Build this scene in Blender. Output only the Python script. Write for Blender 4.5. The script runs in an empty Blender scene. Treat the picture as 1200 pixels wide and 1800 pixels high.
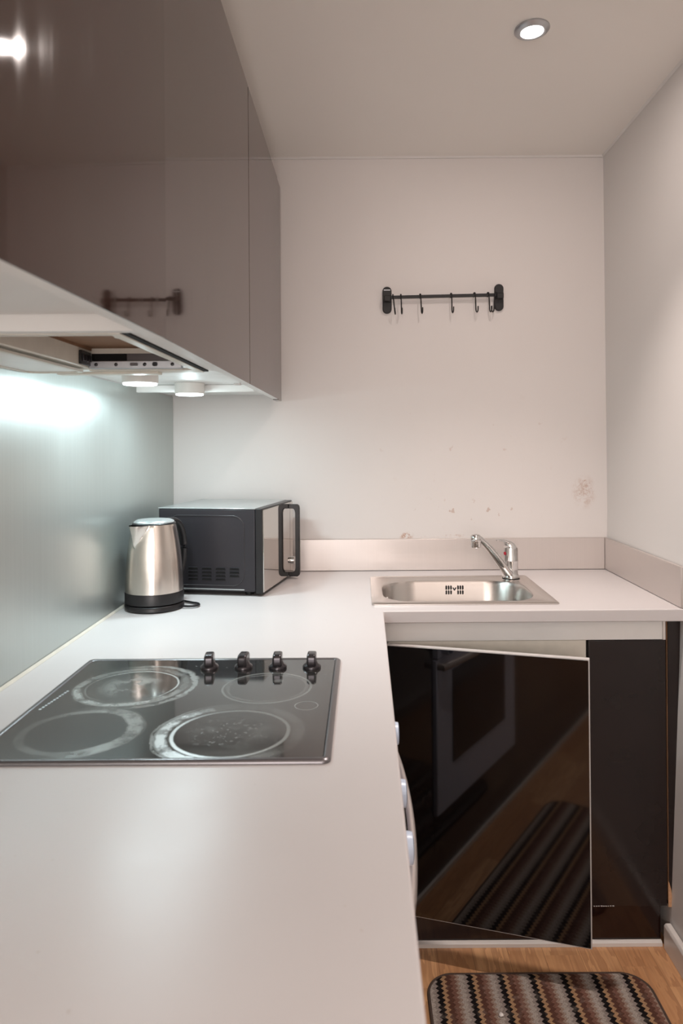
import bpy, bmesh, math, random
from mathutils import Vector, Matrix
R = math.radians
random.seed(7)
S = bpy.context.scene
COL = S.collection

# ------------------------------------------------------------------ camera
CH = 1.3375                      # eye height; worktop top is 0.90
cd = bpy.data.cameras.new('camera'); cam = bpy.data.objects.new('camera', cd); COL.objects.link(cam)
cam.location = (0, 0, CH); cam.rotation_euler = (R(90), 0, 0)
cam.rotation_euler = (Matrix.Rotation(R(90), 4, 'X') @ Matrix.Rotation(R(-0.4), 4, 'Z')).to_euler()
cd.sensor_fit = 'VERTICAL'; cd.sensor_height = 36; cd.sensor_width = 24; cd.lens = 25
cd.shift_x = -36/1800; cd.shift_y = -120/1800; cd.clip_start = 0.02
cd.dof.use_dof = True; cd.dof.focus_distance = 2.2; cd.dof.aperture_fstop = 6.3
S.camera = cam

# ------------------------------------------------------------------ world, view, lights
S.view_settings.view_transform = 'Standard'; S.view_settings.look = 'None'
S.view_settings.gamma = 1; S.view_settings.use_curve_mapping = False
S.view_settings.exposure = 0.0
w = bpy.data.worlds.new('world'); S.world = w; w.use_nodes = True
w.node_tree.nodes['Background'].inputs[0].default_value = (0.9, 0.85, 0.8, 1)
w.node_tree.nodes['Background'].inputs[1].default_value = 0.0
DOWN_W, DOWN_COL = 28.0, (1.0, 0.87, 0.81)
PUCK_W, PUCK_COL = 2.1, (0.76, 0.95, 1.0)
FILL_W, FILL_COL = 39.0, (1.0, 0.92, 0.89)

def lamp(name, kind, loc, power, color, size=.06, rot=(0, 0, 0), spread=None, sy=None, parent=None):
    l = bpy.data.lights.new(name, kind); l.energy = power; l.color = color
    if kind == 'AREA':
        l.shape = 'DISK' if sy is None else 'RECTANGLE'; l.size = size
        if sy: l.size_y = sy
        if spread: l.spread = R(spread)
    if kind == 'SPOT': l.shadow_soft_size = size; l.spot_size = R(spread); l.spot_blend = .85
    if kind == 'POINT': l.shadow_soft_size = size
    o = bpy.data.objects.new(name, l); COL.objects.link(o); o.rotation_euler = rot
    o.location = loc
    if parent:
        o.parent = parent; o.location = Vector(loc) - parent.location
    return o
# added fill light behind the camera from no known source, lifting the upper walls
lamp('rear_fill', 'AREA', (-.2, -2.10, 1.45), FILL_W, FILL_COL, 1.0, (R(90), 0, 0), sy=1.2)

# ------------------------------------------------------------------ materials
def nt(name):
    m = bpy.data.materials.new(name); m.use_nodes = True
    t = m.node_tree; return m, t, t.nodes['Principled BSDF']
def mth(t, op, a, b=None, c=None, clamp=False):
    n = t.nodes.new('ShaderNodeMath'); n.operation = op; n.use_clamp = clamp
    for i, v in enumerate((a, b, c)):
        if v is None: continue
        if isinstance(v, (int, float)): n.inputs[i].default_value = v
        else: t.links.new(v, n.inputs[i])
    return n.outputs[0]
def mix(t, f, a, b):
    n = t.nodes.new('ShaderNodeMix'); n.data_type = 'RGBA'
    for s, v in ((n.inputs[0], f), (n.inputs[6], a), (n.inputs[7], b)):
        if isinstance(v, (int, float)): s.default_value = v
        elif isinstance(v, tuple): s.default_value = (*v[:3], 1)
        else: t.links.new(v, s)
    return n.outputs[2]
def pos(t, scale=(1, 1, 1), obj=False):
    if obj:
        src = t.nodes.new('ShaderNodeTexCoord').outputs['Object']
    else:
        src = t.nodes.new('ShaderNodeNewGeometry').outputs['Position']
    mp = t.nodes.new('ShaderNodeMapping'); mp.inputs['Scale'].default_value = scale
    t.links.new(src, mp.inputs[0]); return mp.outputs[0]
def noise(t, vec, scale, detail=3, rough=.5):
    n = t.nodes.new('ShaderNodeTexNoise'); n.inputs['Scale'].default_value = scale
    n.inputs['Detail'].default_value = detail; n.inputs['Roughness'].default_value = rough
    t.links.new(vec, n.inputs['Vector']); return n.outputs['Fac']
def ss(t, v, a, b):
    n = t.nodes.new('ShaderNodeMapRange'); n.interpolation_type = 'SMOOTHSTEP'
    n.inputs['From Min'].default_value = a; n.inputs['From Max'].default_value = b
    t.links.new(v, n.inputs[0]); return n.outputs[0]
def sep(t, v):
    n = t.nodes.new('ShaderNodeSeparateXYZ'); t.links.new(v, n.inputs[0]); return n.outputs
def bump(t, p, h, strength, dist=.001):
    b = t.nodes.new('ShaderNodeBump'); b.inputs['Strength'].default_value = strength; b.inputs['Distance'].default_value = dist
    t.links.new(h, b.inputs['Height']); t.links.new(b.outputs[0], p.inputs['Normal'])
def simple(name, col, rough=.5, metal=0, coat=0, var=.06, scale=(1, 1, 1), ns=20, bmp=0, ior=1.45, rvar=.0, spec=.5):
    m, t, p = nt(name)
    v = pos(t, scale, obj=True); n = noise(t, v, ns)
    a = tuple(c*(1-var) for c in col); b = tuple(min(1, c*(1+var)) for c in col)
    t.links.new(mix(t, n, a, b), p.inputs['Base Color'])
    p.inputs['Roughness'].default_value = rough; p.inputs['Metallic'].default_value = metal
    p.inputs['Coat Weight'].default_value = coat; p.inputs['Coat Roughness'].default_value = .03
    p.inputs['IOR'].default_value = ior; p.inputs['Specular IOR Level'].default_value = spec
    if rvar:
        t.links.new(mth(t, 'MULTIPLY_ADD', n, rvar, rough-rvar/2), p.inputs['Roughness'])
    if bmp: bump(t, p, n, bmp)
    return m
def emit(name, col, s):
    m, t, p = nt(name); p.inputs['Base Color'].default_value = (.8, .8, .8, 1)
    n = noise(t, pos(t, obj=True), 30)
    t.links.new(mix(t, n, tuple(c*.97 for c in col), col), p.inputs['Emission Color'])
    p.inputs['Emission Strength'].default_value = s; return m

def blob(t, xyz, cx, cz, rx, rz, n, amt=.9, ax='XZ'):
    X, Z = (xyz[0], xyz[2]) if ax == 'XZ' else (xyz[1], xyz[2])
    dx = mth(t, 'DIVIDE', mth(t, 'SUBTRACT', X, cx), rx); dz = mth(t, 'DIVIDE', mth(t, 'SUBTRACT', Z, cz), rz)
    d = mth(t, 'SQRT', mth(t, 'ADD', mth(t, 'MULTIPLY', dx, dx), mth(t, 'MULTIPLY', dz, dz)))
    s = mth(t, 'SUBTRACT', 1, ss(t, d, .2, 1.0))
    return mth(t, 'MULTIPLY', mth(t, 'MULTIPLY', s, n), amt)

def wall_mat():
    m, t, p = nt('wall_paint'); v = pos(t); xyz = sep(t, v)
    base = mix(t, noise(t, v, 3, 4), (.71, .665, .64), (.745, .70, .675))
    fine = ss(t, noise(t, v, 60, 4, .7), .55, .7); mid = ss(t, noise(t, v, 22, 5, .7), .5, .66)
    st = blob(t, xyz, .150, 1.018, .034, .016, ss(t, noise(t, v, 70, 4, .7), .44, .56), 1.0)
    for a in ((.765, 1.165, .05, .07, ss(t, noise(t, v, 26, 6, .8), .42, .64), .8), (.78, 1.20, .05, .03, fine, .8), (.30, 1.017, .16, .008, mid, .5), (.35, 1.10, .35, .06, ss(t, noise(t, v, 45, 2), .66, .72), .5), (.35, 1.35, .5, .2, ss(t, noise(t, v, 30, 2), .69, .76), .3)):
        st = mth(t, 'MAXIMUM', st, blob(t, xyz, *a))
    t.links.new(mix(t, st, base, (.44, .25, .17)), p.inputs['Base Color'])
    p.inputs['Roughness'].default_value = .55
    bump(t, p, noise(t, v, 250, 3), .12); return m
M = {}
M['wall'] = wall_mat()
M['wallr'] = simple('wall_paint_cool', (.73, .70, .675), .5, var=.03, ns=3, bmp=.1)
M['ceil'] = simple('ceiling_paint', (.84, .80, .755), .8, var=.03, ns=2)
M['white'] = simple('white_laminate', (.78, .765, .74), .5, var=.04, ns=8)
M['cream'] = simple('aged_cream_plastic', (.70, .66, .58), .45, var=.12, ns=30)
M['skirt'] = simple('gloss_white_paint', (.76, .72, .68), .35, var=.05, ns=25, bmp=.1)
M['blackgloss'] = simple('black_gloss_laminate', (.004, .0033, .0036), .05, var=.1, ns=6, ior=1.8, rvar=.02)
M['brownblack'] = simple('dark_brown_gloss_laminate', (.020, .013, .012), .13, var=.2, ns=7, ior=1.5, rvar=.08)
M['plinthm'] = simple('dark_red_brown_laminate', (.016, .006, .005), .10, var=.3, ns=7, ior=1.5)
M['edge'] = simple('pale_edge_banding', (.58, .55, .53), .4, var=.08, ns=50)
M['chip'] = simple('exposed_chipboard', (.62, .36, .20), .8, var=.25, ns=200)
M['black'] = simple('black_plastic', (.012, .011, .012), .35, var=.1, ns=40)
M['blackmetal'] = simple('black_powder_coat', (.012, .010, .010), .5, var=.15, ns=80)
M['chrome'] = simple('chrome', (.74, .73, .72), .10, 1, var=.03, ns=30)
M['zinc'] = simple('zinc_plated_steel', (.52, .53, .55), .4, 1, var=.1, ns=60)
M['void'] = simple('dark_void', (.003, .0027, .0027), .8)
M['mdf'] = simple('brown_hardboard', (.24, .125, .065), .7, var=.2, scale=(1, 6, 1), ns=30)
M['blue'] = simple('blue_plastic', (.06, .12, .24), .3, var=.1)
M['paleblue'] = simple('pale_blue_white_plastic', (.62, .72, .86), .3, var=.05)
M['red'] = simple('red_plastic', (.45, .02, .04), .3, var=.05)
M['lens'] = emit('light_diffuser', (1.0, .97, .93), 14)
M['puck'] = emit('cool_light_diffuser', (.86, .95, 1.0), 6)
M['glass_dark'] = simple('smoked_oven_glass', (.006, .006, .007), .06, var=.1)
M['micro'] = simple('charcoal_satin_steel', (.034, .031, .036), .32, .3, var=.1, ns=4)
M['microtop'] = simple('grey_satin_steel', (.52, .54, .54), .25, .6, var=.05, ns=4)
M['mirror'] = simple('mirror_glass', (.60, .57, .54), .04, 1, var=.03, ns=4)
M['hobframe'] = simple('grey_hob_frame', (.17, .16, .165), .28, .7, var=.08, ns=8)
M['knob'] = simple('dark_chrome_knob', (.06, .055, .06), .18, .6, var=.1, ns=40)

def brushed(name, col, rough, axis, metal=1.0, var=.08, bmp=.06):
    m, t, p = nt(name); sc = {'Z': (260, 260, 3), 'X': (3, 260, 260), 'Y': (260, 3, 260)}[axis]
    v = pos(t, sc, obj=True); n = noise(t, v, 1, 3, .6); n2 = noise(t, pos(t, obj=True), 5, 3)
    c = mix(t, n, tuple(x*(1-var) for x in col), tuple(min(1, x*(1+var)) for x in col))
    t.links.new(mix(t, mth(t, 'MULTIPLY', n2, .25), c, tuple(x*.8 for x in col)), p.inputs['Base Color'])
    p.inputs['Metallic'].default_value = metal
    t.links.new(mth(t, 'MULTIPLY_ADD', n, .1, rough-.05), p.inputs['Roughness'])
    bump(t, p, n, bmp, .0003); return m
M['splash'] = brushed('brushed_steel_splashback', (.56, .60, .58), .37, 'Z', .78)
M['upst'] = brushed('brushed_steel_upstand', (.62, .56, .53), .34, 'Z', .55, .04)
M['sink'] = brushed('brushed_sink_steel', (.62, .58, .55), .24, 'X')
M['kettle'] = brushed('brushed_kettle_steel', (.72, .67, .62), .20, 'Z')

def door_gloss():
    m, t, p = nt('taupe_gloss_lacquer'); v = pos(t, (1, 14, .6), obj=True)
    n = noise(t, v, 3, 3); n2 = noise(t, pos(t, obj=True), 1.5, 2)
    t.links.new(mix(t, n2, (.044, .020, .014), (.052, .0245, .0175)), p.inputs['Base Color'])
    t.links.new(mth(t, 'MULTIPLY_ADD', ss(t, n, .5, .75), .06, .045), p.inputs['Roughness'])
    p.inputs['IOR'].default_value = 1.58
    bump(t, p, noise(t, pos(t, (1, 3, 1), obj=True), 4, 1), .04, .002); return m
M['taupe'] = door_gloss()

def worktop_mat():
    m, t, p = nt('white_worktop_laminate'); v = pos(t)
    a = mix(t, noise(t, v, 4, 4), (.61, .575, .57), (.64, .605, .60))
    sp = ss(t, noise(t, v, 90, 2), .74, .79)
    t.links.new(mix(t, mth(t, 'MULTIPLY', sp, .35), a, (.42, .34, .28)), p.inputs['Base Color'])
    t.links.new(mth(t, 'MULTIPLY_ADD', noise(t, v, 8, 3), .12, .30), p.inputs['Roughness'])
    return m
M['worktop'] = worktop_mat()

def floor_mat():
    m, t, p = nt('oak_laminate_floor'); v = pos(t); x, y, z = sep(t, v)
    pw = .093
    col_i = mth(t, 'FLOOR', mth(t, 'DIVIDE', x, pw))
    off = mth(t, 'MULTIPLY', mth(t, 'FRACT', mth(t, 'MULTIPLY', mth(t, 'SINE', mth(t, 'MULTIPLY', col_i, 12.99)), 437.5)), .42)
    row = mth(t, 'FLOOR', mth(t, 'DIVIDE', mth(t, 'ADD', y, off), .42))
    h = mth(t, 'FRACT', mth(t, 'MULTIPLY', mth(t, 'SINE', mth(t, 'ADD', mth(t, 'MULTIPLY', col_i, 7.13), mth(t, 'MULTIPLY', row, 3.71))), 91.7))
    cb = t.nodes.new('ShaderNodeCombineXYZ'); t.links.new(mth(t, 'MULTIPLY', x, 9), cb.inputs[0]); t.links.new(mth(t, 'MULTIPLY', y, 1.1), cb.inputs[1]); t.links.new(mth(t, 'MULTIPLY', h, 20), cb.inputs[2])
    g = noise(t, cb.outputs[0], 1.6, 4, .6)
    wv = mth(t, 'FRACT', mth(t, 'MULTIPLY', g, 9)); lines = ss(t, wv, .0, .9)
    cb2 = t.nodes.new('ShaderNodeCombineXYZ'); t.links.new(mth(t, 'MULTIPLY', x, 160), cb2.inputs[0]); t.links.new(mth(t, 'MULTIPLY', y, 6), cb2.inputs[1])
    fine = noise(t, cb2.outputs[0], 1, 3)
    c = mix(t, h, (.48, .21, .085), (.74, .41, .20))
    c = mix(t, mth(t, 'MULTIPLY', lines, .6), c, (.30, .11, .04))
    c = mix(t, mth(t, 'MULTIPLY', fine, .35), c, (.78, .52, .30))
    fx = mth(t, 'FRACT', mth(t, 'DIVIDE', x, pw)); seam = mth(t, 'LESS_THAN', fx, .015)
    c = mix(t, mth(t, 'MULTIPLY', seam, .5), c, (.12, .05, .02))
    t.links.new(c, p.inputs['Base Color']); p.inputs['Roughness'].default_value = .28
    return m
M['floor'] = floor_mat()

def ring_mat():
    m, t, p = nt('ceramic_hob_glass'); v = pos(t); x, y, z = sep(t, v)
    n1 = noise(t, v, 28, 5, .65); n2 = noise(t, v, 130, 4, .7); n3 = noise(t, v, 9, 3)
    acc = None
    def dist(cx, cy):
        dx = mth(t, 'SUBTRACT', x, cx); dy = mth(t, 'SUBTRACT', y, cy)
        return mth(t, 'SQRT', mth(t, 'ADD', mth(t, 'MULTIPLY', dx, dx), mth(t, 'MULTIPLY', dy, dy)))
    def ring(c, r, wd, wob, amt, breakup=True, dr=None):
        d = dist(*c); dd = mth(t, 'ADD', d, mth(t, 'MULTIPLY', mth(t, 'SUBTRACT', n1, .5), wob))
        a = mth(t, 'ABSOLUTE', mth(t, 'SUBTRACT', dd, r))
        s = mth(t, 'SUBTRACT', 1, ss(t, a, wd*.3, wd))
        if breakup: s = mth(t, 'MULTIPLY', s, mth(t, 'MULTIPLY_ADD', ss(t, n1, .32, .58), .7, .3))
        if dr:      # the side on which the spill burnt on
            q = mth(t, 'DIVIDE', mth(t, 'ADD', mth(t, 'MULTIPLY', mth(t, 'SUBTRACT', x, c[0]), dr[0]), mth(t, 'MULTIPLY', mth(t, 'SUBTRACT', y, c[1]), dr[1])), mth(t, 'MAXIMUM', d, .01))
            s = mth(t, 'MULTIPLY', s, mth(t, 'MULTIPLY_ADD', ss(t, q, -.5, .7), 1-dr[2], dr[2]))
        return mth(t, 'MULTIPLY', s, amt*1.35)
    def fill(c, r0, r1, n, amt): return mth(t, 'MULTIPLY', mth(t, 'MULTIPLY', mth(t, 'SUBTRACT', 1, ss(t, dist(*c), r0, r1)), n), amt)
    A_, B_, C_, D_, E_ = (-.415, 1.278), (-.434, 1.0765), (-.200, 1.068), (-.172, 1.266), (-.095, 1.176)
    L = [ring(A_, .094, .012, .016, .40, dr=(-.3, -.95, .45)), ring(A_, .080, .003, .004, .45, False, (.6, .8, .3)), ring(A_, .112, .008, .03, .34, dr=(1, .2, .0)),
         fill(A_, .02, .08, ss(t, noise(t, v, 17, 5, .6), .42, .62), .42), fill(A_, .07, .085, .5, .12),
         ring(B_, .080, .010, .012, .32, dr=(.9, .4, .35)), ring(B_, .090, .012, .02, .30, dr=(1, .1, .0)),
         ring(C_, .103, .014, .016, .50, dr=(-.85, -.45, .14)), ring(C_, .0865, .0045, .003, .48, False, (-.4, -.6, .45)), ring(C_, .116, .004, .02, .25, dr=(-1, -.3, .0)),
         fill(C_, .03, .085, ss(t, n2, .52, .68), .26), fill(C_, .03, .08, ss(t, noise(t, v, 16, 4), .5, .7), .18),
         ring(D_, .078, .003, .002, .22, False), ring(D_, .070, .004, .02, .10),
         fill((-.155, 1.30), .004, .013, 1.0, .2), ring(E_, .019, .0012, 0, .28, False)]
    for q in L: acc = q if acc is None else mth(t, 'MAXIMUM', acc, q)
    sp = mth(t, 'MULTIPLY', mth(t, 'MULTIPLY', ss(t, n2, .66, .72), mth(t, 'GREATER_THAN', y, 1.32)), .5)
    acc = mth(t, 'MAXIMUM', acc, sp)
    film = mth(t, 'MULTIPLY', n3, .05)
    acc = mth(t, 'ADD', acc, film, clamp=True)
    t.links.new(mix(t, acc, (.012, .011, .011), (.50, .54, .52)), p.inputs['Base Color'])
    t.links.new(mth(t, 'MULTIPLY_ADD', acc, .45, .045), p.inputs['Roughness'])
    p.inputs['IOR'].default_value = 2.3
    return m
M['hobglass'] = ring_mat()

def rug_mat():
    m, t, p = nt('zigzag_striped_weave'); v = pos(t); x, y, z = sep(t, v)
    zig = mth(t, 'PINGPONG', mth(t, 'DIVIDE', y, .0145), .5)          # zigzag stitch
    step = mth(t, 'MULTIPLY', zig, .015)
    u = mth(t, 'FRACT', mth(t, 'DIVIDE', mth(t, 'ADD', mth(t, 'SUBTRACT', x, .1775), step), .0775))
    n = noise(t, v, 420, 3, .7); nb = noise(t, v, 60, 3)
    r = t.nodes.new('ShaderNodeValToRGB'); r.color_ramp.interpolation = 'CONSTANT'
    els = [(0, (.008, .007, .008)), (.17, (.58, .35, .19)), (.30, (.15, .065, .045)), (.47, (.28, .14, .10)), (.62, (.46, .33, .26)), (.72, (.58, .50, .44)), (.88, (.42, .35, .31))]
    e = r.color_ramp.elements
    e[0].position = 0; e[0].color = (*els[0][1], 1); e[1].position = els[1][0]; e[1].color = (*els[1][1], 1)
    for q, c in els[2:]:
        k = e.new(q); k.color = (*c, 1)
    t.links.new(u, r.inputs[0])
    c = mix(t, mth(t, 'MULTIPLY', ss(t, n, .35, .7), .55), r.outputs[0], (.03, .02, .018))
    c = mix(t, mth(t, 'MULTIPLY', ss(t, nb, .5, .8), .2), c, (.5, .42, .36))
    t.links.new(c, p.inputs['Base Color']); p.inputs['Roughness'].default_value = .95
    p.inputs['Specular IOR Level'].default_value = .1
    bump(t, p, n, .9, .003); return m
M['rug'] = rug_mat()
M['binding'] = simple('dark_rug_binding', (.07, .045, .035), .9, var=.4, ns=300)

# ------------------------------------------------------------------ mesh helpers
def mark(o, label=None, cat=None, group=None, kind=None):
    if label: o['label'] = label
    if cat: o['category'] = cat
    if group: o['group'] = group
    if kind: o['kind'] = kind
    return o
def thing(name, label, cat, loc=(0, 0, 0), rz=0, group=None):
    o = bpy.data.objects.new(name, None); COL.objects.link(o); o.location = loc; o.rotation_euler = (0, 0, rz)
    o.empty_display_size = .05
    return mark(o, label, cat, group)
def obj(name, bm, m, parent=None, local=False, bevel=0, smooth=40, seg=2):
    """link a bmesh as ONE mesh; coordinates are world ones unless local"""
    bmesh.ops.remove_doubles(bm, verts=bm.verts, dist=1e-6)
    bmesh.ops.recalc_face_normals(bm, faces=bm.faces)
    me = bpy.data.meshes.new(name); org = Vector((0, 0, 0))
    if not local:
        if parent is not None:
            org = parent.location.copy() if parent.parent is None else parent.parent.location + parent.location
        else:
            xs = [v.co for v in bm.verts]
            org = Vector(((min(v.x for v in xs)+max(v.x for v in xs))/2, (min(v.y for v in xs)+max(v.y for v in xs))/2, min(v.z for v in xs)))
        bmesh.ops.translate(bm, verts=bm.verts, vec=-org)
    bm.to_mesh(me); bm.free()
    o = bpy.data.objects.new(name, me); COL.objects.link(o)
    if parent is not None: o.parent = parent
    elif not local: o.location = org
    me.materials.append(m)
    if smooth:
        me.shade_smooth() if hasattr(me, 'shade_smooth') else None
        me.set_sharp_from_angle(angle=R(smooth))
    if bevel:
        b = o.modifiers.new('bevel', 'BEVEL'); b.width = bevel; b.segments = seg; b.limit_method = 'ANGLE'; b.angle_limit = R(35)
        b.harden_normals = False
    return o
def B(): return bmesh.new()
def bx(bm, x0, x1, y0, y1, z0, z1, M4=None):
    c = [(x, y, z) for z in (z0, z1) for x, y in ((x0, y0), (x1, y0), (x1, y1), (x0, y1))]
    v = [bm.verts.new(Vector(p) if M4 is None else M4 @ Vector(p)) for p in c]
    for f in ((3, 2, 1, 0), (4, 5, 6, 7), (0, 1, 5, 4), (1, 2, 6, 5), (2, 3, 7, 6), (3, 0, 4, 7)): bm.faces.new([v[i] for i in f])
    return bm
def box(*a, **k): return bx(B(), *a, **k)
def prism(bm, pts, a0, a1, axis='Z', M4=None):
    """extrude a closed 2D outline along an axis"""
    def P(u, v, a):
        p = {'Z': (u, v, a), 'Y': (u, a, v), 'X': (a, u, v)}[axis]
        return Vector(p) if M4 is None else M4 @ Vector(p)
    lo = [bm.verts.new(P(u, v, a0)) for u, v in pts]; hi = [bm.verts.new(P(u, v, a1)) for u, v in pts]
    bm.faces.new(lo[::-1]); bm.faces.new(hi); n = len(pts)
    for i in range(n): bm.faces.new((lo[i], lo[(i+1) % n], hi[(i+1) % n], hi[i]))
    return bm
def rrect(cx, cy, w_, h_, r, n=6):
    pts = []
    for k, (sx, sy) in enumerate(((1, 1), (-1, 1), (-1, -1), (1, -1))):
        for i in range(n+1):
            a = R(90*k + 90*i/n); pts.append((cx+sx*(w_/2-r)+r*math.cos(a), cy+sy*(h_/2-r)+r*math.sin(a)))
    return pts
def loft(bm, rings, close=True, cap0=False, cap1=False):
    vs = [[bm.verts.new(p) for p in r] for r in rings]; n = len(vs[0])
    for a, b in zip(vs, vs[1:]):
        for i in range(n if close else n-1): bm.faces.new((a[i], a[(i+1) % n], b[(i+1) % n], b[i]))
    if cap0: bm.faces.new(vs[0][::-1])
    if cap1: bm.faces.new(vs[-1])
    return bm
def lathe(bm, prof, c=(0, 0, 0), n=48, cap0=True, cap1=True, M4=None):
    rings = []
    for r, z in prof:
        ring = [Vector((c[0]+r*math.cos(2*math.pi*i/n), c[1]+r*math.sin(2*math.pi*i/n), c[2]+z)) for i in range(n)]
        if M4: ring = [M4 @ p for p in ring]
        rings.append(ring)
    return loft(bm, rings, cap0=cap0, cap1=cap1)
def tube(bm, pts, r, n=10, ry=None, up=Vector((0, 0, 1)), cyc=False):
    pts = [Vector(p) for p in pts]; rings = []; N = len(pts)
    for i, p in enumerate(pts):
        if cyc: d = pts[(i+1) % N]-pts[i-1]
        else: d = pts[min(i+1, N-1)]-pts[max(i-1, 0)]
        d.normalize(); s = d.cross(up)
        if s.length < 1e-4: s = d.cross(Vector((0, 1, 0)))
        s.normalize(); u = s.cross(d).normalized()
        rr = r[i] if isinstance(r, (list, tuple)) else r
        r2 = (ry[i] if isinstance(ry, (list, tuple)) else ry) if ry else rr
        rings.append([p+s*rr*math.cos(2*math.pi*k/n)+u*r2*math.sin(2*math.pi*k/n) for k in range(n)])
    if cyc: rings.append([q.copy() for q in rings[0]])
    return loft(bm, rings, cap0=not cyc, cap1=not cyc)
def bez(p0, p1, p2, p3, n=12):
    o = []
    for i in range(n+1):
        t = i/n; o.append(tuple((1-t)**3*a+3*(1-t)**2*t*b+3*(1-t)*t*t*c+t**3*d for a, b, c, d in zip(p0, p1, p2, p3)))
    return o
def xform(bm, m): bmesh.ops.transform(bm, matrix=m, verts=bm.verts); return bm
def struct(name, bm, m, **k): return mark(obj(name, bm, m, **k), kind='structure')

XL, XR, YB, YF, ZC = -.655, .846, 2.458, -2.2, 2.328
def above(z): return CH + z
# ------------------------------------------------------------------ the setting
struct('floor', box(XL-.1, 1.05, YF-.1, YB+.1, -.05, 0), M['floor'])
struct('ceiling', box(XL-.1, 1.05, YF-.1, YB+.1, ZC, ZC+.05), M['ceil'])
struct('wall_back', box(XL-.1, 1.05, YB, YB+.1, 0, ZC), M['wall'])
struct('wall_left', box(XL-.1, XL, YF, YB, 0, ZC), M['wallr'])
struct('wall_right', prism(B(), [(.806, 0), (.842, .90), (.846, 1.1), (.840, ZC), (.95, ZC), (.95, 0)], YF, YB, 'Y'), M['wallr'])
wb = B()   # rear wall with a window opening
for a in ((XL-.1, -.7+.0, 0, ZC), (.3, 1.05, 0, ZC)): bx(wb, a[0], a[1], YF-.1, YF, a[2], a[3])
bx(wb, -.7, .3, YF-.1, YF, 0, .85); bx(wb, -.7, .3, YF-.1, YF, 2.05, ZC)
struct('wall_rear', wb, M['wallr'])
wf = B(); bx(wf, -.65, -.60, YF-.05, YF+.01, .85, 2.05); bx(wf, .25, .30, YF-.05, YF+.01, .85, 2.05); bx(wf, -.60, .25, YF-.05, YF+.01, .85, .90); bx(wf, -.60, .25, YF-.05, YF+.01, 2.0, 2.05)
struct('window_1', wf, M['skirt'])
bb = prism(B(), [(.7875, 0), (.7875, .060), (.792, .066), (.806, .066), (.806, 0)], YF, 1.878, 'Y')
struct('baseboard_right', bb, M['skirt'], bevel=.0015)
struct('trim_1', box(XL, .836, YB-.006, YB, ZC-.007, ZC), M['wallr'])    # caulked ceiling joint
struct('trim_2', prism(B(), [(.8395, ZC-.006), (.8335, ZC), (.84, ZC)], YF, YB-.006, 'Y'), M['wallr'])

# ------------------------------------------------------------------ worktop
xs = [XL+.004, .031, .053, .519, .839]; ys = [-1.45, 1.858, 1.932, 2.304, YB-.003]
bm = B(); V = {}
def gv(i, j):
    if (i, j) not in V:
        x = xs[i]
        if i == 2 and j == 0: x = .0345
        V[i, j] = bm.verts.new((x, ys[j], .90))
    return V[i, j]
cells = [(0, 0), (1, 0), (0, 1), (1, 1), (2, 1), (3, 1), (0, 2), (3, 2), (0, 3), (1, 3), (2, 3), (3, 3)]
fs = [bm.faces.new((gv(i, j), gv(i+1, j), gv(i+1, j+1), gv(i, j+1))) for i, j in cells]
ex = bmesh.ops.extrude_face_region(bm, geom=fs)
bmesh.ops.translate(bm, verts=[g for g in ex['geom'] if isinstance(g, bmesh.types.BMVert)], vec=(0, 0, -.033))
mark(obj('worktop', bm, M['worktop'], bevel=.003, seg=3, smooth=30), 'white L-shaped laminate worktop running along the left wall and under the sink', 'worktop')
# the unevenly sealed joints of the worktop
mark(obj('splashback', box(XL+.0005, XL+.0035, -1.45, YB-.003, .9012, above(.166)), M['splash'], smooth=0), 'brushed steel splashback sheet covering the left wall behind the hob', 'splashback')
mark(obj('sealant_bead', prism(B(), [(XL+.0045, .9004), (XL+.009, .9004), (XL+.0045, .906)], -1.45, 2.44, 'Y'), M['cream']), 'thin cream sealant bead between worktop and steel splashback', 'sealant')
mark(obj('upstand', box(XL+.015, .831, YB-.014, YB-.0005, .9015, 1.009), M['upst'], bevel=.001), 'long brushed metal upstand along the back wall behind the sink', 'upstand')
mark(obj('upstand', box(.8315, .8415, 1.860, YB-.001, .9015, 1.009), M['upst'], bevel=.001), 'short brushed metal upstand on the right wall beside the sink', 'upstand')

# ------------------------------------------------------------------ sink
sk = thing('sink', 'stainless steel inset sink with one rounded bowl let into the worktop', 'sink', (.2775, 2.118, .90))
def rr3(cx, cy, w_, h_, r, z, n=8): return [Vector((x, y, z)) for x, y in rrect(cx, cy, w_, h_, r, n)]
cx, cy = .2775, 2.118
bcx, bcy, bw, bh = .2725, 2.098, .428, .300
bm = B()
loft(bm, [rr3(cx, cy, .508, .398, .008, .9003), rr3(cx, cy, .508, .398, .008, .9035), rr3(cx, cy, .498, .388, .010, .9065),
          rr3(cx, cy, .462, .352, .022, .9062), rr3(cx, cy, .454, .344, .028, .9040),
          rr3(bcx, bcy, bw+.014, bh+.014, .112, .9038), rr3(bcx, bcy, bw+.004, bh+.004, .108, .9015)])
obj('rim', bm, M['sink'], sk, smooth=50)
bm = B()
loft(bm, [rr3(bcx, bcy, bw+.004, bh+.004, .108, .9015), rr3(bcx, bcy, bw-.004, bh-.004, .106, .893), rr3(bcx, bcy, bw-.024, bh-.024, .10, .80), rr3(bcx, bcy, bw-.05, bh-.05, .09, .758),
          rr3(bcx, bcy, bw-.10, bh-.10, .075, .748), rr3(bcx, bcy, .09, .09, .044, .744)], cap1=True)
obj('bowl', bm, M['sink'], sk, smooth=60)
obj('drain', lathe(B(), [(.040, .7445), (.040, .7475), (.030, .7475), (.026, .7455), (.004, .7455)], (bcx, bcy, 0), 32), M['chrome'], sk)
bm = B()
yo = bcy+bh/2-.0065
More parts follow.
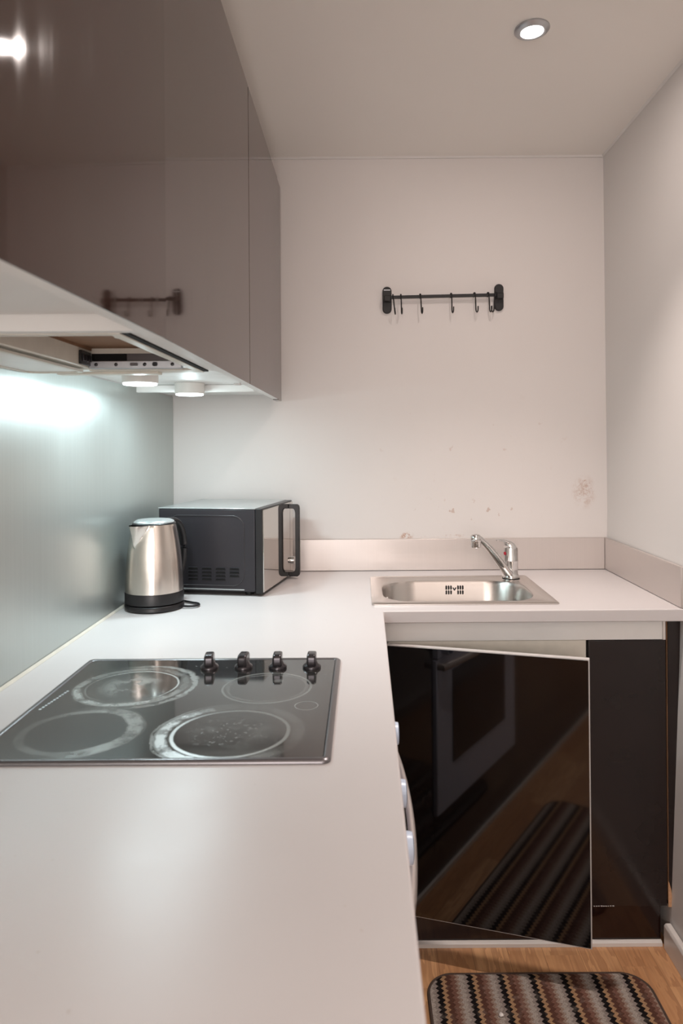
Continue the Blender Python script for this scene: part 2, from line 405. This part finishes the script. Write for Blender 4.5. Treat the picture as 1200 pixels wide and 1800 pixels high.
for r_ in range(2):
    for k in range(8):
        if k in (3, 4): continue
        x = .2885+(k-3.5)*.0074; z = .8825-r_*.0150
        prism(bm, rrect(x, z, .0040, .0115, .0016, 3), yo-.0035, yo+.006, 'Y')
for s in (-1, 1):
    prism(bm, [(.2885+s*.0055, .882), (.2885+s*.0025, .882), (.2885, .8765), (.2885, .873)], yo-.0035, yo+.006, 'Y')
obj('overflow_slot', bm, M['void'], sk, smooth=0)

# ------------------------------------------------------------------ mixer tap
TX, TY, TZ = .474, 2.279, .9065
tp = thing('mixer_tap', 'chrome single-lever mixer tap standing on the back right corner of the sink', 'tap', (TX, TY, TZ))
obj('body', lathe(B(), [(.028, 0), (.028, .004), (.024, .008), (.0225, .012), (.0225, .050), (.0232, .052), (.0232, .056), (.0225, .058), (.0225, .088), (.0215, .096)], (TX, TY, TZ), 40), M['chrome'], tp)
bm = B()
ringsT = []
for t_, dx, zz, rr in ((0, 0, .0965, .0215), (.3, -.001, .104, .021), (.6, -.003, .113, .018), (.85, -.006, .119, .012), (1, -.008, .1205, .004)):
    ringsT.append([Vector((TX+dx+rr*math.cos(a), TY+rr*math.sin(a), TZ+zz-(.35*(rr*math.cos(a)) if rr > .006 else 0))) for a in [2*math.pi*i/32 for i in range(32)]])
loft(bm, ringsT, cap0=True, cap1=True)
lv = obj('lever', bm, M['chrome'], tp, smooth=60)
bm = B(); tube(bm, bez((TX-.004, TY-.004, TZ+.108), (TX-.020, TY-.014, TZ+.120), (TX-.035, TY-.028, TZ+.126), (TX-.052, TY-.04, TZ+.124), 10), [.011, .011, .0105, .010, .009, .0085, .008, .0075, .007, .006, .003], 14, ry=[.008, .0075, .007, .006, .0055, .005, .0045, .004, .004, .0035, .002])
obj('lever_arm', bm, M['chrome'], lv, smooth=60)
obj('temperature_mark', lathe(B(), [(.0055, 0), (.005, .0015), (.001, .002)], n=20, M4=Matrix.Translation((TX-.0205, TY-.0105, TZ+.078)) @ Matrix.Rotation(R(30), 4, 'Z') @ Matrix.Rotation(R(-90), 4, 'Y')), M['red'], tp)
bm = B()
SP = bez((TX-.010, TY-.010, TZ+.014), (TX-.045, TY-.04, TZ+.055), (TX-.085, TY-.075, TZ+.118), (TX-.121, TY-.108, TZ+.140), 16)
tube(bm, SP+[(TX-.134, TY-.120, TZ+.141)], [.019]+[.0175-.0004*i for i in range(16)]+[.007], 14, ry=[.013]+[.0115-.0001*i for i in range(16)]+[.006])
sp = obj('spout', bm, M['chrome'], tp, smooth=60)
obj('aerator', lathe(B(), [(.0130, -.026), (.0145, -.024), (.0145, -.010), (.0160, -.008), (.0160, .008), (.012, .013), (.004, .015)], (TX-.130, TY-.116, TZ+.139), 28), M['chrome'], sp)

# ------------------------------------------------------------------ hob
hb = thing('hob', 'black glass ceramic hob with scorched white rings set in the worktop', 'hob', (-.2995, 1.205, .90))
hx0, hx1, hy0, hy1 = -.553, -.046, .971, 1.439
hc = ((hx0+hx1)/2, (hy0+hy1)/2); hw, hh = hx1-hx0, hy1-hy0
bm = B()
loft(bm, [rr3(*hc, hw, hh, .012, .9003), rr3(*hc, hw, hh, .012, .9035), rr3(*hc, hw-.006, hh-.006, .010, .9062), rr3(*hc, hw-.018, hh-.018, .006, .9062), rr3(*hc, hw-.022, hh-.022, .005, .9045), rr3(*hc, hw-.022, hh-.022, .005, .9003)])
obj('frame', bm, M['hobframe'], hb, smooth=50)
obj('glass_plate', prism(B(), rrect(*hc, hw-.0225, hh-.0225, .005), .9003, .9052), M['hobglass'], hb)
for k, x in enumerate((-.298, -.232, -.166, -.100)):
    kn = obj('knob', lathe(B(), [(.0175, .9053), (.0178, .908), (.0165, .911), (.012, .914), (.0105, .918), (.0095, .919)], (x, 1.376, 0), 32), M['knob'], hb)
    bm = prism(B(), rrect(0, 0, .036, .0255, .0085, 6), -.0088, .0088, 'X')
    xform(bm, Matrix.Translation((x, 1.376, .9215)) @ Matrix.Rotation(R((6, -4, 2, 0)[k]), 4, 'Z'))
    obj('grip', bm, M['knob'], kn, bevel=.0035, seg=3)
bm = B()
for k in range(11):   # faint maker's line, worn to dashes
    x = -.530+.001*k; y = 1.165+.0085*k
    bx(bm, x-.003, x+.001, y, y+.005+.001*(k % 2), .90522, .9054)
obj('worn_print', bm, M['zinc'], hb, smooth=0)

# ------------------------------------------------------------------ kettle
KX, KY, KZ = -.561, 1.915, .9005
kt = thing('kettle', 'brushed steel cordless kettle with black base standing by the microwave', 'kettle', (KX, KY, KZ))
obj('power_base', lathe(B(), [(.074, 0), (.0775, .003), (.0775, .013), (.075, .016), (.073, .0165)], (KX, KY, KZ), 56), M['black'], kt)
obj('base_band', lathe(B(), [(.074, .018), (.0768, .0195), (.0768, .046), (.0762, .0475)], (KX, KY, KZ), 56), M['black'], kt)
prof = [(.0762, .048), (.0757, .060), (.0747, .085), (.0733, .11), (.0713, .135), (.0685, .16), (.0655, .18), (.0625, .198), (.0600, .212), (.0580, .222), (.0570, .226)]
sa = R(-120); n = 144; rings = []
prof = [p for a, b in zip(prof, prof[1:]) for p in [(a[0]+(b[0]-a[0])*k/3, a[1]+(b[1]-a[1])*k/3) for k in range(3)]]+[prof[-1]]
for i_, (r, z) in enumerate([(a, b) for a, b in prof]):
    ring = []
    for i in range(n):
        a = 2*math.pi*i/n; da = (a-sa+math.pi) % (2*math.pi)-math.pi
        hgt = max(0, (z-.170)/.056); wd = .05+.52*hgt
        push = 0.0 if hgt <= 0 else (.004+.022*hgt)*max(0, 1-abs(da)/wd)**.8
        rr = r+push; ring.append(Vector((KX+rr*math.cos(a), KY+rr*math.sin(a), KZ+z)))
    rings.append(ring)
obj('jug', loft(B(), rings, cap0=True), M['kettle'], kt, smooth=28)
bm = B(); lathe(bm, [(.0565, .2245), (.0572, .2275), (.0560, .2295), (.0535, .2305)], (KX, KY, KZ), 56); obj('lid_rim', bm, M['black'], kt)
lid = obj('lid', lathe(B(), [(.0535, .2306), (.0525, .2335), (.044, .2375), (.02, .2398), (.002, .240)], (KX, KY, KZ), 56), M['microtop'], kt, smooth=60)
hd = Vector((.50, .866, 0)).normalized(); kc = Vector((KX, KY, KZ)); up = Vector((0, 0, 1))
P = lambda r, z: tuple(kc+hd*r+up*z)
bm = B(); tube(bm, [P(.050, .229)]+bez(P(.060, .229), P(.124, .238), P(.124, .085), P(.073, .055), 22), .0125, 14, ry=.0085)
obj('handle', bm, M['black'], kt, smooth=60)
bm = B(); tube(bm, bez((KX+.074, KY-.01, KZ+.006), (KX+.12, KY-.03, KZ+.006), (KX+.13, KY+.02, KZ+.004), (KX+.10, KY+.035, KZ+.004), 16)+bez((KX+.095, KY+.037, KZ+.004), (KX+.06, KY+.06, KZ+.004), (KX+.02, KY+.10, KZ+.004), (KX-.05, KY+.12, KZ+.004), 12), .0032, 8)
obj('power_cord', bm, M['black'], kt)

# ------------------------------------------------------------------ microwave (local: +x faces its front, y runs along its front)
mw = thing('microwave_oven', 'black microwave oven with mirrored door turned towards the right wall in the corner', 'microwave', (-.287, 2.04, .9008), math.atan2(-.057, .338))
W_, D_, H0, H1 = .322, .317, .012, .252
obj('casing', box(-D_, -.022, 0, W_, H0, H1-.002), M['micro'], mw, True, bevel=.003)
obj('top_cover', box(-D_-.001, -.021, -.001, W_+.001, H1-.0018, H1+.001), M['microtop'], mw, True, bevel=.001)
obj('front_frame', box(-.0215, -.0005, -.001, W_, H0-.004, H1), M['black'], mw, True, bevel=.002)
obj('door', box(0, .0025, .003, W_-.036, H0, H1-.004), M['mirror'], mw, True)
cp = obj('control_panel', box(0, .0025, W_-.034, W_-.001, H0, H1-.004), M['mirror'], mw, True)
for z in (.056,):
    obj('dial', lathe(B(), [(.013, 0), (.012, .010), (.006, .011), (.004, .012)], n=28, M4=Matrix.Translation((.0025, W_-.018, z)) @ Matrix.Rotation(R(90), 4, 'Y')), M['chrome'], cp, True)
# looped handle standing off the door
bm = B(); y0, y1 = W_-.052, W_-.038
C_ = [(.0026, .008), (.030, .008), (.0355, .012), (.0375, .020), (.0375, .230), (.0355, .238), (.030, .242), (.0026, .242),
      (.0026, .228), (.018, .228), (.0225, .222), (.024, .214), (.024, .036), (.0225, .028), (.018, .022), (.0026, .022)]
prism(bm, C_, y0, y1, 'Y'); obj('handle', bm, M['black'], mw, True, bevel=.0015)
# embossed rounded panel on the side
o2 = rrect(-.172, .130, .236, .204, .036, 8); i2 = rrect(-.172, .130, .2325, .2005, .0345, 8)
bm = B(); loft(bm, [[Vector((u, y, v)) for u, v in pts] for y, pts in ((-.0002, o2), (-.002, rrect(-.172, .130, .2342, .2022, .0352, 8)), (-.0002, i2))])
obj('embossed_line', bm, M['hobframe'], mw, True, smooth=60)  # lighter grey paints the edge highlight into the line
bm = B()
for c in range(4):
    for r_ in range(4 if c < 3 else 3):
        xc = -.211+c*.042; zc = .0770-r_*.0102
        prism(bm, [(xc-.0155, zc-.0030), (xc+.0155, zc-.0030), (xc+.0125, zc+.0024), (xc-.0125, zc+.0024)], -.0009, .0015, 'Y')
obj('vent_slots', bm, M['void'], mw, True, smooth=0)
bm = B()
for c in range(4):
    for r_ in range(4 if c < 3 else 3):
        xc = -.211+c*.042; zc = .0770-r_*.0102
        prism(bm, [(-.0026, zc+.0034), (-.0006, zc+.0046), (.0015, zc+.0046), (.0015, zc+.0024)], xc-.0135, xc+.0135, 'X')
obj('vent_louvres', bm, M['micro'], mw, True)
bm = box(-.29, -.055, -.0015, .001, .0165, .0195); obj('seam_strip', bm, M['microtop'], mw, True)
bm = B()
for x in (-.28, -.05):
    obj('foot', lathe(B(), [(.012, 0), (.013, H0)], (x, .03, 0), 20), M['black'], mw, True)
    obj('foot', lathe(B(), [(.012, 0), (.013, H0)], (x, W_-.03, 0), 20), M['black'], mw, True)
bm.free()

# ------------------------------------------------------------------ wall cabinets (left wall)
XD = -.272; XC = -.292; ZT = 2.213
zc0 = above(.169); zd0 = above(.148)
def wcab(label, y0, y1, carcass_boxes, door=None):
    t = thing('wall_cabinet', label, 'cabinet', (XL+.004, (y0+y1)/2, zc0))
    bm = B()
    for a in carcass_boxes: bx(bm, *a)
    obj('carcass', bm, M['white'], t, bevel=.0008)
    return t
XW = XL+.004
A = wcab('near taupe gloss wall cabinet with its door slightly ajar, nearest the camera', .33, .91, [(XW, XC, .33, .910, zc0, ZT)])
Ma = Matrix.Translation((XC+.001, .332, 0)) @ Matrix.Rotation(R(-1.75), 4, 'Z')
dA = obj('door', xform(box(0, .0164, 0, .598, above(.139), ZT), Ma), M['white'], A)
obj('gloss_face', xform(box(.0165, .018, 0, .598, above(.139), ZT), Ma), M['taupe'], dA, smooth=0)
Bc = wcab('middle taupe gloss wall cabinet above the hob holding the cooker hood', .912, 1.733,
          [(XW, XC, .930, 1.733, above(.196), ZT), (XW, XC, .912, .930, zd0-.001, ZT), (XW, XC, 1.432, 1.733, zc0, above(.196)), (XC-.014, XC, .930, 1.432, zd0+.001, above(.196))])
dB = obj('door', box(XC+.0006, XD-.0016, .936, 1.7325, zd0, ZT), M['white'], Bc)
obj('gloss_face', box(XD-.0015, XD, .936, 1.7325, zd0, ZT), M['taupe'], dB, smooth=0)
Cc = wcab('far taupe gloss wall cabinet next to the back wall with a lamp beneath', 1.735, 2.33, [(XW, XC, 1.735, 2.415, zc0, ZT)])
dC = obj('door', box(XC+.0006, XD-.0016, 1.7385, 2.330, zd0, ZT), M['white'], Cc)
obj('gloss_face', box(XD-.0015, XD, 1.7385, 2.330, zd0, ZT), M['taupe'], dC, smooth=0)
obj('gap_shade_strip', box(XC+.002, XD-.004, 1.7330, 1.7380, zd0+.004, ZT-.004), M['black'], Cc)  # black strip added in the door gap to stand for its shade
mark(obj('filler_panel', box(XC+.0006, XD-.001, 2.3325, 2.42, zd0-.002, ZT), M['taupe'], bevel=.001), 'narrow taupe gloss filler panel between far wall cabinet door and back wall', 'panel')
mark(obj('lighting_batten', box(XW+.02, XC-.01, 1.990, 2.006, above(.148), zc0-.0005), M['white'], bevel=.002), 'thin white batten across the cabinet underside behind the far puck light', 'batten')
mark(obj('door_bumper', box(XC-.012, XC+.004, 1.69, 1.705, zd0-.006, zd0-.0015), M['edge'], bevel=.001), 'tiny pale bumper clip under the wall cabinet doors', 'clip')

# ------------------------------------------------------------------ cooker hood in the middle cabinet
zf = above(.1466)
hd_ = thing('cooker_hood', 'open built-in cooker hood with exposed slide rail under the middle cabinet', 'cooker hood', (-.48, 1.18, zf))
fx0, fx1 = XW+.001, -.316; fy0, fy1 = .932, 1.430
bm = B()
bx(bm, -.530, fx1, 1.385, fy1, zf-.001, zf+.004); bx(bm, -.330, fx1, fy0, 1.385, zf-.001, zf+.004); bx(bm, -.530, -.330, fy0, .945, zf-.001, zf+.004)
bx(bm, -.60, -.40, 1.400, 1.428, zf-.006, zf-.001)
obj('bottom_flange', bm, M['cream'], hd_, bevel=.001)
bm = B(); bx(bm, fx0, -.524, fy0, 1.395, zf+.002, above(.193))
obj('motor_housing', bm, M['cream'], hd_, bevel=.002)
ln = obj('lamp_cover', prism(B(), rrect(-.590, 1.16, .095, .42, .02, 6), zf-.004, zf+.0018), M['skirt'], hd_, bevel=.002)
bm = B(); loft(bm, [rr3(-.590, 1.16, .118, .445, .03, zf-.002), rr3(-.590, 1.16, .118, .445, .03, zf-.006), rr3(-.590, 1.16, .100, .425, .022, zf-.006), rr3(-.590, 1.16, .100, .425, .022, zf-.002)]); obj('cover_frame', bm, M['cream'], ln)
obj('housing_top', box(-.523, -.3165, fy0, 1.383, above(.188), above(.1945)), M['mdf'], hd_)
obj('rust_line', box(-.5238, -.5215, fy0+.01, 1.375, above(.183), above(.1885)), M['mdf'], hd_)
sw = obj('switch_panel', box(-.5236, -.5185, 1.318, 1.366, above(.152), above(.178)), M['black'], hd_, bevel=.001)
for k in range(3): obj('switch_button', box(-.5186, -.5160, 1.323+k*.014, 1.333+k*.014, above(.158), above(.172)), M['knob'], sw, bevel=.001)
bm = B(); bx(bm, -.523, -.3165, 1.378, 1.384, above(.178), above(.188)); obj('crossbar', bm, M['cream'], hd_)
obj('dark_gap', box(-.523, -.455, 1.3795, 1.3835, above(.1625), above(.178)), M['void'], hd_, smooth=0)
obj('end_plate', box(-.4545, -.3165, 1.380, 1.384, above(.1625), above(.178)), M['hobframe'], hd_)
rl = obj('slide_rail', box(-.522, -.345, 1.362, 1.378, above(.1475), above(.162)), M['zinc'], hd_, bevel=.001)
for x in (-.508, -.47, -.415, -.362):
    obj('screw', lathe(B(), [(.0035, 0), (.0030, .0015), (.001, .002)], n=16, M4=Matrix.Translation((x, 1.362, above(.155))) @ Matrix.Rotation(R(90), 4, 'X')), M['black'], rl)
obj('latch', prism(B(), rrect(-.435, above(.155), .014, .006, .002), 1.3585, 1.362, 'Y'), M['hobframe'], rl)
obj('latch', prism(B(), rrect(-.395, above(.155), .009, .008, .003), 1.3585, 1.362, 'Y'), M['black'], rl)
obj('cable_clip', lathe(B(), [(.016, 0), (.014, .004), (.012, .006)], (-.40, 1.20, above(.1815)), 24), M['cream'], hd_)
obj('seal_strip', box(-.3155, -.3070, fy0, 1.428, zf+.0004, zf+.006), M['void'], hd_, smooth=0)

# ------------------------------------------------------------------ puck lights under the cabinets
def puck(x, y, label):
    ztop = zc0-.0006; zb = above(.135)
    t = thing('puck_light', label, 'light', (x, y, ztop), group='round puck lights under the wall cabinets')
    obj('housing', lathe(B(), [(.0400, ztop), (.0400, zb+.006), (.0385, zb+.0045)], (x, y, 0), 40), M['skirt'], t)
    obj('diffuser', lathe(B(), [(.0372, zb+.005), (.0368, zb+.001), (.034, zb)], (x, y, 0), 40), M['puck'], t)
    lamp('puck_lamp', 'POINT', (x, y, zb-.014), PUCK_W*.24, PUCK_COL, .010, parent=t)
    lamp('puck_disc_lamp', 'AREA', (x, y, zb-.002), PUCK_W*.9, PUCK_COL, .066, parent=t, spread=180)
puck(-.498, 1.60, 'round white puck light glowing beside the cooker hood opening')
puck(-.470, 1.945, 'round white puck light glowing in front of the thin batten')

# ------------------------------------------------------------------ ceiling downlights
def down(x, y, label, tilt=0, k=1):
    t = thing('ceiling_downlight', label, 'light', (x, y, ZC), group='ceiling downlights')
    Mx = Matrix.Translation((x, y, ZC-.004)) @ Matrix.Rotation(R(tilt), 4, 'Y')
    obj('bezel', lathe(B(), [(.0265, .0035), (.0275, -.006), (.031, -.0075), (.039, -.004), (.0420, -.0005), (.0415, .0035)], n=48, cap0=False, cap1=False, M4=Mx), M['zinc'], t)
    obj('lens', lathe(B(), [(.0268, -.003), (.020, -.0055), (.002, -.0065)], n=36, M4=Mx), M['lens'], t)
    lamp('downlight_lamp', 'SPOT', (x, y, ZC-.016), DOWN_W, DOWN_COL, .022, parent=t, spread=88).data.energy *= k
    lamp('downlight_spill', 'AREA', (x, y, ZC-.014), 2.6*(1 if k > 1 else .8), DOWN_COL, .05, parent=t, spread=180)
down(.413, 1.70, 'round chrome-rimmed ceiling downlight, the only one in the picture', -3, 1.95)
down(.40, -.15, 'round ceiling downlight just behind the camera')
down(.40, -1.0, 'round ceiling downlight far behind the camera')

# ------------------------------------------------------------------ hook rail on the back wall
yw = YB-.0008
def px(x, y, d=2.44): return ((x-636)/1250*d, CH-(y-780)/1250*d)
rk = thing('wall_rail', 'black metal rail between two rounded plates on the back wall', 'rail', (px(781, 522)[0], yw, px(781, 522)[1]))
for (x, y) in ((682, 527), (879.5, 523.5)):
    X, Z = px(x, y); pt = prism(B(), rrect(X, Z, .031, .092, .0150, 8), yw-.010, yw, 'Y')
    pl = obj('end_plate', pt, M['blackmetal'], rk, bevel=.002)
    s_ = .016 if x < 700 else -.016
    obj('socket', box(X-.012, X+.012, yw-.032, yw-.0102, Z-.008, Z+.012), M['blackmetal'], pl, bevel=.003)
    if x < 700: obj('printed_mark', box(X-.011, X+.011, yw-.0106, yw-.0102, Z+.033, Z+.0355), M['zinc'], pl)
p0 = px(690, 523.5); p1 = px(872, 520.5)
bm = B(); bx(bm, -(.5*(p1[0]-p0[0]))-.012, .5*(p1[0]-p0[0])+.012, -.0025, .0025, -.0055, .0055)
ang = math.atan2(p1[1]-p0[1], p1[0]-p0[0])
xform(bm, Matrix.Translation(((p0[0]+p1[0])/2, yw-.022, (p0[1]+p1[1])/2)) @ Matrix.Rotation(-ang, 4, 'Y'))
obj('rail_bar', bm, M['blackmetal'], rk, bevel=.001)
names = ['touching the left plate', 'second from the left plate', 'third from the left plate', 'in the middle of the rail', 'third from the right plate', 'second from the right plate', 'touching the right plate']
for k, x in enumerate((692.5, 706, 740, 794, 835, 859, 872.5)):
    f = (x-690)/182; X = p0[0]+(p1[0]-p0[0])*f; Z = p0[1]+(p1[1]-p0[1])*f; yb = yw-.022
    lean = (.3, .05, .1, .02, .08, .1, -.15)[k]*.02; tw = (.0, .1, .25, .3, .45, .4, -.9)[k]
    def HP(u, v): return (X+u*math.sin(tw)+lean*(-v/.06), yb-u*math.cos(tw), Z+v)
    pts = [HP(-.0045, -.006), HP(-.0055, .002), HP(-.004, .0075), HP(0, .0092), HP(.004, .0075), HP(.0055, .002), HP(.0058, -.02), HP(.0058, -.048), HP(.0075, -.056), HP(.012, -.0595), HP(.017, -.056), HP(.019, -.049), HP(.0195, -.040)]
    bm = tube(B(), pts, .0022, 8)
    mark(obj('hook', bm, M['blackmetal'], smooth=60), 'small black hook hanging on the wall rail, ' + names[k], 'hook', 'black hooks on the wall rail')

# ------------------------------------------------------------------ sink base cabinet
FY = 1.895
sb = thing('sink_base_cabinet', 'base cabinet under the sink with a black gloss door hanging open', 'cabinet', (.43, 2.15, .105))
bm = B()
bx(bm, .058, .076, FY+.010, 2.43, .105, .866); bx(bm, .782, .800, FY+.010, 2.43, .105, .866); bx(bm, .076, .782, FY+.010, 2.43, .105, .121); bx(bm, .076, .782, 2.42, 2.43, .121, .72)
obj('carcass', bm, M['white'], sb)
obj('front_rail', box(.056, .7935, FY-.008, FY+.0095, .8125, .8655), M['white'], sb, bevel=.001)
obj('corner_strip', box(.7945, .8015, FY-.008, FY+.009, .812, .8655), M['skirt'], sb)
obj('carcass_edge', box(.066, .592, FY-.003, FY+.0095, .762, .811), M['cream'], sb, bevel=.001)
# fixed dark panel right of the door
fp = obj('fixed_panel', box(.597, .8005, FY-.010, FY+.0095, .107, .8115), M['brownblack'], sb, bevel=.0008)
# open door
th = R(-16.8); L_ = .508
Md = Matrix.Translation((.066, FY-.012, .4590)) @ Matrix.Rotation(th, 4, 'Z') @ Matrix.Rotation(R(-.15), 4, 'Y')
dr = thing('x', 'x', 'x'); bpy.data.objects.remove(dr)
core = xform(box(0, L_, -.016, 0, -.351, .351), Md); dd = obj('door', core, M['edge'], sb, bevel=.0008)
face = xform(prism(B(), rrect(L_/2, 0, L_-.006, .696, .002, 2), -.0178, -.0161, 'Y'), Md); obj('black_gloss_face', face, M['blackgloss'], dd, smooth=30)
mark(dd, 'black gloss door with pale worn edges')
# filler between panel and right wall
fl = thing('end_filler', 'dark filler strip with chipped wood edge between sink cabinet and right wall', 'panel', (.82, FY, .106))
bm = prism(B(), [(.8045, .108), (.806, .866), (.8385, .866), (.8355, .70), (.8315, .50), (.829, .43), (.8255, .35), (.823, .24), (.8195, .21), (.8175, .14), (.8165, .108)], FY-.012, FY+.006, 'Y')
obj('strip', bm, M['brownblack'], fl)
obj('raw_edge', box(.8026, .8038, FY-.0125, FY+.003, .12, .864), M['mdf'], fl)
ch = prism(B(), [(.8020, .106), (.8120, .106), (.8125, .13), (.8095, .152), (.8050, .170), (.8020, .175)], FY-.0135, FY-.0122, 'Y')
obj('wood_chip', ch, M['chip'], fl)
mark(obj('plinth', box(.03, .7865, FY+.000, FY+.016, .010, .1035), M['plinthm'], bevel=.0008), 'dark gloss plinth board under the sink cabinet', 'plinth')
mark(obj('seal_strip', prism(B(), [(FY-.012, .0004), (FY-.011, .009), (FY-.002, .013), (FY-.0005, .013), (FY-.0005, .0004)], .05, .7865, 'X'), M['skirt']), 'white plastic seal strip along the foot of the sink cabinet plinth', 'strip')
bm = B(); random.seed(4)
for k in range(9):
    x = .605+k*.0062; bx(bm, x, x+.003+.002*random.random(), FY-.0115, FY-.0102, .1072, .1072+.0012+.001*random.random())
mark(obj('chipped_edge', bm, M['edge'], fp), None)

# ------------------------------------------------------------------ units below the left run
XF = .036
bc = thing('base_cabinet', 'black gloss base cabinet under the worktop nearest the camera', 'cabinet', (-.3, .36, .105))
obj('carcass', box(XL+.02, XF-.02, -1.45, .926, .105, .866), M['white'], bc)
for ya in (-.238, -.844, -1.450): obj('door', box(XF-.0195, XF, ya, ya+.603, .107, .862), M['blackgloss'], bc, bevel=.001)
mark(obj('lower_panel', box(XF-.0195, XF, .937, 1.558, .107, .212), M['blackgloss']), 'black gloss panel closing the gap below the oven', 'panel')
obj('door', box(XF-.0195, XF, .368, .926, .107, .862), M['blackgloss'], bc, bevel=.001)
M['enamel'] = simple('daylight_tinted_enamel', (.66, .70, .84), .25, var=.04)  # blue tint puts the cool daylight cast into the white front
ov = thing('built_in_oven', 'built-under oven below the hob, only its knobs and bowed handle showing', 'oven', (-.3, 1.29, .105))
oy0, oy1 = .935, 1.560
obj('body', box(XL+.03, XF-.022, oy0, oy1, .12, .864), M['white'], ov)
obj('control_panel', box(XF-.0215, XF+.014, oy0+.002, oy1-.002, .690, .862), M['enamel'], ov, bevel=.002)
od = obj('door', box(XF-.0215, XF+.010, oy0+.002, oy1-.002, .215, .686), M['enamel'], ov, bevel=.003)
obj('window', box(XF+.0102, XF+.013, oy0+.105, oy1-.105, .345, .632), M['glass_dark'], od)
pts = []
for i in range(21):
    u = -1+i/10; pts.append((XF+.030+.016*(1-u*u), 1.285+u*.265, .666))
bm = tube(B(), [(XF+.010, 1.285-.265, .666)]+pts+[(XF+.010, 1.285+.265, .666)], .007, 10, ry=.011)
obj('handle', bm, M['upst'], od, smooth=60)
for y in (1.515, 1.255, 1.085):
    k_ = obj('knob', lathe(B(), [(.0235, 0), (.0235, .016), (.0225, .0225), (.020, .0235)], n=36, M4=Matrix.Translation((XF+.0142, y, .720)) @ Matrix.Rotation(R(90), 4, 'Y')), M['paleblue'], ov)
    obj('knob_collar', lathe(B(), [(.0195, .0236), (.014, .0246), (.003, .025)], n=32, M4=Matrix.Translation((XF+.0142, y, .720)) @ Matrix.Rotation(R(90), 4, 'Y')), M['blue'], k_)
mark(obj('corner_panel', box(XF-.0195, XF, 1.563, FY-.012, .107, .862), M['blackgloss'], bevel=.001), 'black gloss corner panel between oven and sink cabinet', 'panel')
mark(obj('plinth', box(.004, .020, -1.45, FY-.001, .010, .1035), M['plinthm']), 'dark gloss plinth board under the oven and left cabinets', 'plinth')
mark(obj('seal_strip', box(.0205, .030, -1.45, FY-.014, .0004, .013), M['skirt']), 'white plastic seal strip along the foot of the left plinth', 'strip')

# ------------------------------------------------------------------ rug
rx0, rx1, ry0, ry1 = .150, .697, .85, 1.784
rg = thing('rug', 'zigzag striped brown and black kitchen rug with rounded corners on the floor', 'rug', ((rx0+rx1)/2, (ry0+ry1)/2, 0))
rc = ((rx0+rx1)/2, (ry0+ry1)/2)
obj('woven_pile', loft(B(), [rr3(*rc, rx1-rx0-.008, ry1-ry0-.008, .062, .0006, 10), rr3(*rc, rx1-rx0-.008, ry1-ry0-.008, .062, .0075, 10), rr3(*rc, rx1-rx0-.016, ry1-ry0-.016, .058, .009, 10)], cap0=True, cap1=True), M['rug'], rg)
rim = [(*p, .0052) for p in rrect(*rc, rx1-rx0-.005, ry1-ry0-.005, .064, 12)]
obj('bound_edge', tube(B(), rim, .0042, 8, cyc=True), M['binding'], rg, smooth=60)
bm = B(); bmesh.ops.create_icosphere(bm, subdivisions=2, radius=.005)
for v in bm.verts: v.co = Vector((v.co.x*1.1, v.co.y, v.co.z*.6))*(1+.25*math.sin(v.co.x*900+v.co.y*700))
xform(bm, Matrix.Translation((.3135, 1.648, .0122)))
mark(obj('crumb', bm, M['skirt'], smooth=60), 'tiny white crumb lying on the striped rug', 'crumb')
